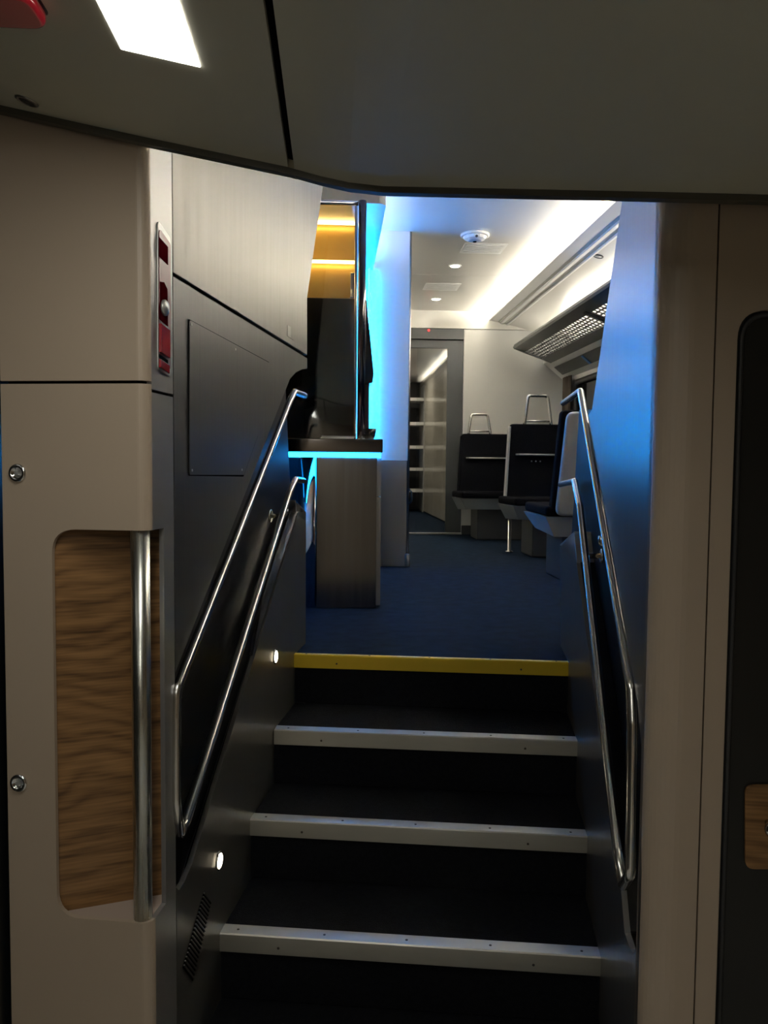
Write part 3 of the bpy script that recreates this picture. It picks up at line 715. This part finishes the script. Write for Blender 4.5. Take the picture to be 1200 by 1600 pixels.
# chrome framed glass screen standing on the counter
gsn = thing('glass_screen', 'chrome framed glass screen standing on the bar counter', 'screen', (0, YC+0.2, ctz))
YS = YC+0.22
p0 = PY(564, 684, YS); p1 = PY(564, 314, YS)
tube('post', [(p0.x, YS, ctz), (p0.x, YS, p1.z)], 0.019, 'dark_chrome', gsn, n=20)
tube('side_post', [(p0.x-0.03, YS+0.03, ctz), (p0.x-0.03, YS+0.03, p1.z)], 0.007, 'rail_steel', gsn, n=10)
tube('top_bar', [(p0.x-0.02, YS, p1.z-0.012), (XL, YS, p1.z-0.012)], 0.012, 'chrome', gsn, n=14)
box('pane', (XL+0.01, YS-0.003, ctz+0.01), (p0.x-0.02, YS+0.003, p1.z-0.024), 'glass', gsn)
lathe('post_foot', [(0.03, 0), (0.03, 0.006), (0.02, 0.012)], (p0.x, YS, ctz), UP, 'chrome', gsn, n=20)
# till terminal, seen edge on, behind the post
tl = thing('till_terminal', 'black till terminal standing behind the chrome post', 'till', (0.1, YC+0.45, ctz))
YT = YC+0.42
a = [PY(568, 468, YT), PY(573, 468, YT), PY(584, 584, YT), PY(582, 598, YT), PY(568, 600, YT)]
prism('screen', a, (0, 0.18, 0), 'black_gloss', tl, 0.004)
b_ = PY(574, 640, YT)
prism('stem', [V((b_.x-0.02, YT+0.06, ctz+0.012)), V((b_.x+0.012, YT+0.06, ctz+0.012)), V((b_.x+0.012, YT+0.06, a[4].z+0.01)), V((b_.x-0.02, YT+0.06, a[4].z+0.01))], (0, 0.05, 0), 'dark_plastic', tl, 0.004)
box('foot', (b_.x-0.06, YT+0.02, ctz), (b_.x+0.03, YT+0.16, ctz+0.014), 'dark_plastic', tl, 0.004)
p = PY(577, 684, YC+0.12)
bw = thing('black_bowl', 'small black bowl at the end of the bar counter', 'bowl', (p.x, YC+0.12, ctz))
lathe('bowl', [(0.014, 0), (0.02, 0.003), (0.028, 0.02), (0.034, 0.055), (0.031, 0.055), (0.026, 0.022), (0.002, 0.008)], (p.x, YC+0.12, ctz), UP, 'black_gloss', bw, n=24)
nt_ = thing('paper_stack', 'flat stack of papers lying on the bar counter', 'papers', (-0.1, YC+0.1, ctz))
q0 = PY(500, 684, YC+0.1).x; q1 = PY(552, 684, YC+0.1).x
for k in range(3):
    fbox('sheet', (q0+0.004*k, YC+0.08+0.003*k, ctz+0.0005+0.006*k), (q1-q0, 0.01*(k-1), 0), (0, 0.10, 0), (0, 0, 0.005), ['silver_plastic', 'white_plastic', 'grey_shell'][k], nt_)

# ------------------------------------------------------------------ corridor beyond the end door
wx = thing('wall_corridor', 'glossy taupe corridor wall seen through the end door', 'wall', (1.2, 10, ZU), kind='structure')
cxr = PZ(693, 816, ZU).x
y_ = YE+0.06
for i in range(5):
    box('corridor_panel', (cxr, y_+i*0.92, ZU+0.02), (cxr+0.03, y_+i*0.92+0.914, 2.88), 'corridor_panel', wx)
box('corridor_backing', (cxr+0.031, y_, ZU), (cxr+0.05, 12.7, 2.95), 'dark', wx)
tag(box('wall_corridor_left', (0.25, YE+0.06, ZU), (0.28, 12.7, 2.95), 'grey_wall'), 'grey corridor wall on the far side of the end door', 'wall', kind='structure')
tag(box('ceiling_corridor', (0.2, YE+0.06, 2.90), (1.9, 12.7, 2.95), 'white_lam'), 'white corridor ceiling beyond the end door', 'ceiling', kind='structure')
tag(box('wall_far', (0.2, 12.7, ZU), (1.9, 12.75, 2.95), 'dark_plastic'), 'dark far end wall of the corridor', 'wall', kind='structure')
for i, y in enumerate((8.9, 11.2)):
    t = thing('corridor_light', ['round ceiling light in the corridor just past the end door', 'round ceiling light at the far end of the corridor'][i], 'ceiling light', (0.85, y, 2.90), 'corridor ceiling lights')
    lathe('bezel', [(0.08, 0), (0.08, 0.005), (0.06, 0.007)], (0.85, y, 2.90), -UP, 'white_plastic', t, n=20)
    lathe('lens', [(0.06, 0.006), (0.055, 0.010), (0.0, 0.011)], (0.85, y, 2.90), -UP, 'corridor_light', t, n=20)
sf = thing('luggage_shelves', 'pale luggage shelves in the corridor beyond the end door', 'shelves', (1.0, 11.5, ZU))
ys = 11.9
for z in (0.30, 0.62, 0.95, 1.30, 1.66):
    box('shelf', (0.501, ys, ZU+z), (cxr-0.01, ys+0.45, ZU+z+0.045), 'white_lam', sf)
box('upright', (0.48, ys, ZU), (0.50, ys+0.45, ZU+1.9), 'grey_shell', sf)
box('upright', (cxr-0.0101, ys, ZU), (cxr-0.001, ys+0.45, ZU+1.9), 'grey_shell', sf)
for i, (x, z, ww_, hh, m, lb_) in enumerate(((0.86, 0.345, 0.28, 0.20, 'dark_plastic', 'black case on the lowest luggage shelf'), (0.84, 0.995, 0.30, 0.24, 'black_gloss', 'shiny black case on the middle luggage shelf'), (0.86, 1.345, 0.24, 0.26, 'fabric', 'dark cloth bag on the top luggage shelf'))):
    t = thing('suitcase', lb_, 'suitcase', (x+0.14, ys+0.2, ZU+z))
    box('case_body', (x, ys+0.04, ZU+z), (x+ww_, ys+0.40, ZU+z+hh), m, t, 0.025, 3)
    tube('case_handle', fillet([(x+ww_*0.35, ys+0.04, ZU+z+hh*0.6), (x+ww_*0.35, ys+0.015, ZU+z+hh*0.6), (x+ww_*0.65, ys+0.015, ZU+z+hh*0.6), (x+ww_*0.65, ys+0.04, ZU+z+hh*0.6)], 0.01, 4), 0.007, 'silver_plastic', t, n=8)

# ================================================================== STAIR AND VESTIBULE FITTINGS
# ------------------------------------------------------------------ handrail loops
def handrail(label, P, upts, vpts, brk, nn):
    t = thing('handrail', label, 'handrail', P(*vpts[-1]), 'stair handrails')
    tube('upper_rail', fillet([P(*p) for p in upts], 0.03, 8), 0.0108, 'rail_steel', t, n=16)
    tube('lower_rail', fillet([P(*p) for p in vpts], 0.03, 8), 0.0108, 'rail_steel', t, n=16)
    for a in brk:
        c = P(*a); e = c - nn*0.055
        tube('bracket', fillet([c - V((0, 0, 0.012)), c - V((0, 0, 0.035)), e - V((0, 0, 0.035))], 0.01, 5), 0.008, 'rail_steel', t, n=10)
        lathe('rosette', [(0.022, 0), (0.022, 0.004), (0.018, 0.006)], e - V((0, 0, 0.035)), nn, 'rail_steel', t, n=20)
    return t
OFF = 0.004
handrail('looped steel handrail in the slot of the left stair wall', lambda x, y: LW(x, y, OFF),
         [(476, 618), (460, 612), (452, 628), (276, 1078), (275, 1120), (275, 1250), (280, 1303)],
         [(474, 751), (462, 749), (453, 768), (290, 1285), (281, 1304)],
         [(447, 790)], sr)
handrail('looped steel handrail in the slot of the right stair wall', lambda x, y: RW(x, y, OFF),
         [(880, 630), (907, 611), (916, 660), (986, 1072), (988, 1130), (985, 1365), (974, 1383)],
         [(876, 757), (898, 752), (906, 790), (965, 1330), (974, 1384)],
         [(940, 830), (912, 850)], -sr)

# ------------------------------------------------------------------ step lights
for (px, py, lb_) in ((430, 1026, 'small oval step light beside the yellow stair edge'), (342, 1345, 'small round step light lower down the left stair wall')):
    c = LW(px, py)
    t = thing('step_light', lb_, 'step light', c, 'lights in the left stair wall')
    lathe('bezel', [(0.024, 0), (0.024, 0.002), (0.020, 0.003)], c, sr, 'rail_steel', t, n=24)
    lathe('lens', [(0.019, 0.003), (0.017, 0.0045), (0.0, 0.005)], c, sr, 'step_light', t, n=24)
# ------------------------------------------------------------------ vent grille low on the left wall
vg = thing('vent_grille', 'slatted black vent grille low on the left stair wall', 'vent', LW(305, 1470))
q = [LW(285, 1512, 0.0008), LW(301, 1533, 0.0008), LW(330, 1408, 0.0008), LW(318, 1393, 0.0008)]
prism('backing', q, sr*0.0008, 'dark', vg)
a0, a1, b0, b1 = q[0]+sr*0.001, q[3]+sr*0.001, q[1]+sr*0.001, q[2]+sr*0.001
for i in range(19):
    s = (i+0.5)/19; s2 = s+0.016
    prism('slat', [a0.lerp(a1, s), b0.lerp(b1, s), b0.lerp(b1, s2), a0.lerp(a1, s2)], sr*0.003, 'wall_metal', vg)
# scuffed guard plates beside the treads
for (px, py) in ((442, 1085), (372, 1400)):
    pass

# ------------------------------------------------------------------ grab pole in the niche
pb = cor + sr*((FPL(214, 1130)-cor).dot(sr)) + sd*0.022
gp = thing('grab_pole', 'upright brushed steel grab pole in the wooden niche', 'grab pole', Z(pb, n_bot))
lathe('pole', [(0.0188, 0), (0.0188, n_top-n_bot+0.004)], Z(pb, n_bot-0.001), UP, 'pole_steel', gp, n=32)

# ------------------------------------------------------------------ red emergency unit on the jamb
eu = thing('emergency_unit', 'narrow red emergency unit set in the steel jamb', 'emergency unit', LW(255, 580))
def JP(x, y, off=0.0): return LW(x, y, off)
fr = fillet([JP(244.5, 343), JP(264.5, 372), JP(264.5, 590), JP(245, 577)], [0.010]*4, 5, True)
prism('frame', fr, sr*0.003, 'silver_plastic', eu, 0.001)
fc = sum(fr, V((0, 0, 0)))/len(fr)
prism('bezel', [fc+(p-fc)*0.90+sr*0.003 for p in fr], sr*0.0015, 'pink_plastic', eu)
def bay(name, pts, m, off=0.0045, t=0.001, parent=None, bv=0.0): return prism(name, [JP(*p, off) for p in pts], sr*t, m, parent or eu, bv)
bay('upper_bay', [(248, 370), (262, 386), (262, 414), (248, 400)], 'red_dark')
b2 = bay('middle_bay', [(250, 440), (256, 441), (261, 452), (262, 510), (248, 498), (248, 478), (250, 470)], 'red_dark')
lathe('button', [(0.016, 0), (0.016, 0.004), (0.013, 0.007), (0.0, 0.008)], JP(256, 481, 0.0055), sr, 'silver_plastic', eu, n=20)
bay('lower_block', [(248, 505), (262, 516), (262, 560), (248, 550)], 'red_gloss', 0.0045, 0.006, None, 0.001)
bay('lower_slot', [(248, 553), (262, 563), (262, 568), (248, 558)], 'dark')
bay('foot_block', [(248, 561), (262, 571), (262, 584), (248, 574)], 'red_gloss', 0.0045, 0.005, None, 0.001)

# ------------------------------------------------------------------ vestibule ceiling fittings
e_a, e_b = CE(0, 164), CE(450, 261)
cn_ = V((0, 1, 0)).cross(e_b-e_a).normalized()
if cn_.z > 0: cn_ = -cn_
def CL(x, y, off=0.0): return onpl(x, y, e_a + cn_*off, cn_)
qa, qb = CL(190, 75), CL(313, 103)
def panel_light(label, dy, le=0.62):
    a, b = qa + V((0, dy, 0)), qb + V((0, dy, 0)); ln = V((0, -le, 0)) + (a-b)*0.0
    t = thing('ceiling_light', label, 'ceiling light', a, 'vestibule ceiling lights')
    prism('diffuser', [a, b, b+ln, a+ln], cn_*0.002, 'panel_light', t)
    return t
panel_light('bright white rectangular panel light in the vestibule ceiling over the beige cupboard', 0)
panel_light('bright white rectangular panel light further back in the vestibule ceiling', -1.2, 1.4)
p = CL(42, 157)
t = thing('ceiling_sensor', 'small round metal fitting in the vestibule ceiling', 'fitting', p)
lathe('rim', [(0.021, 0), (0.021, 0.002), (0.016, 0.004), (0.015, 0.001)], p, cn_, 'steel', t, n=24)
lathe('core', [(0.015, 0.0), (0.013, 0.003), (0.0, 0.0035)], p, cn_, 'dark_plastic', t, n=24)
p = CL(22, -6)
t = thing('alarm_lamp', 'red rounded fitting hanging under the vestibule ceiling', 'alarm', p)
ring = fillet([p + V((x_, y_, 0)) for x_, y_ in ((-0.07, -0.06), (0.045, -0.06), (0.045, 0.03), (-0.07, 0.03))], [0.03]*4, 6, True)
prism('alarm_base', ring, (0, 0, -0.012), 'dark_plastic', t, 0.003)
ctr = sum(ring, V((0, 0, 0)))/len(ring)
prism('alarm_lens', [ctr+(q_-ctr)*0.92-UP*0.012 for q_ in ring], (0, 0, -0.02), 'red_gloss', t, 0.008, 3)
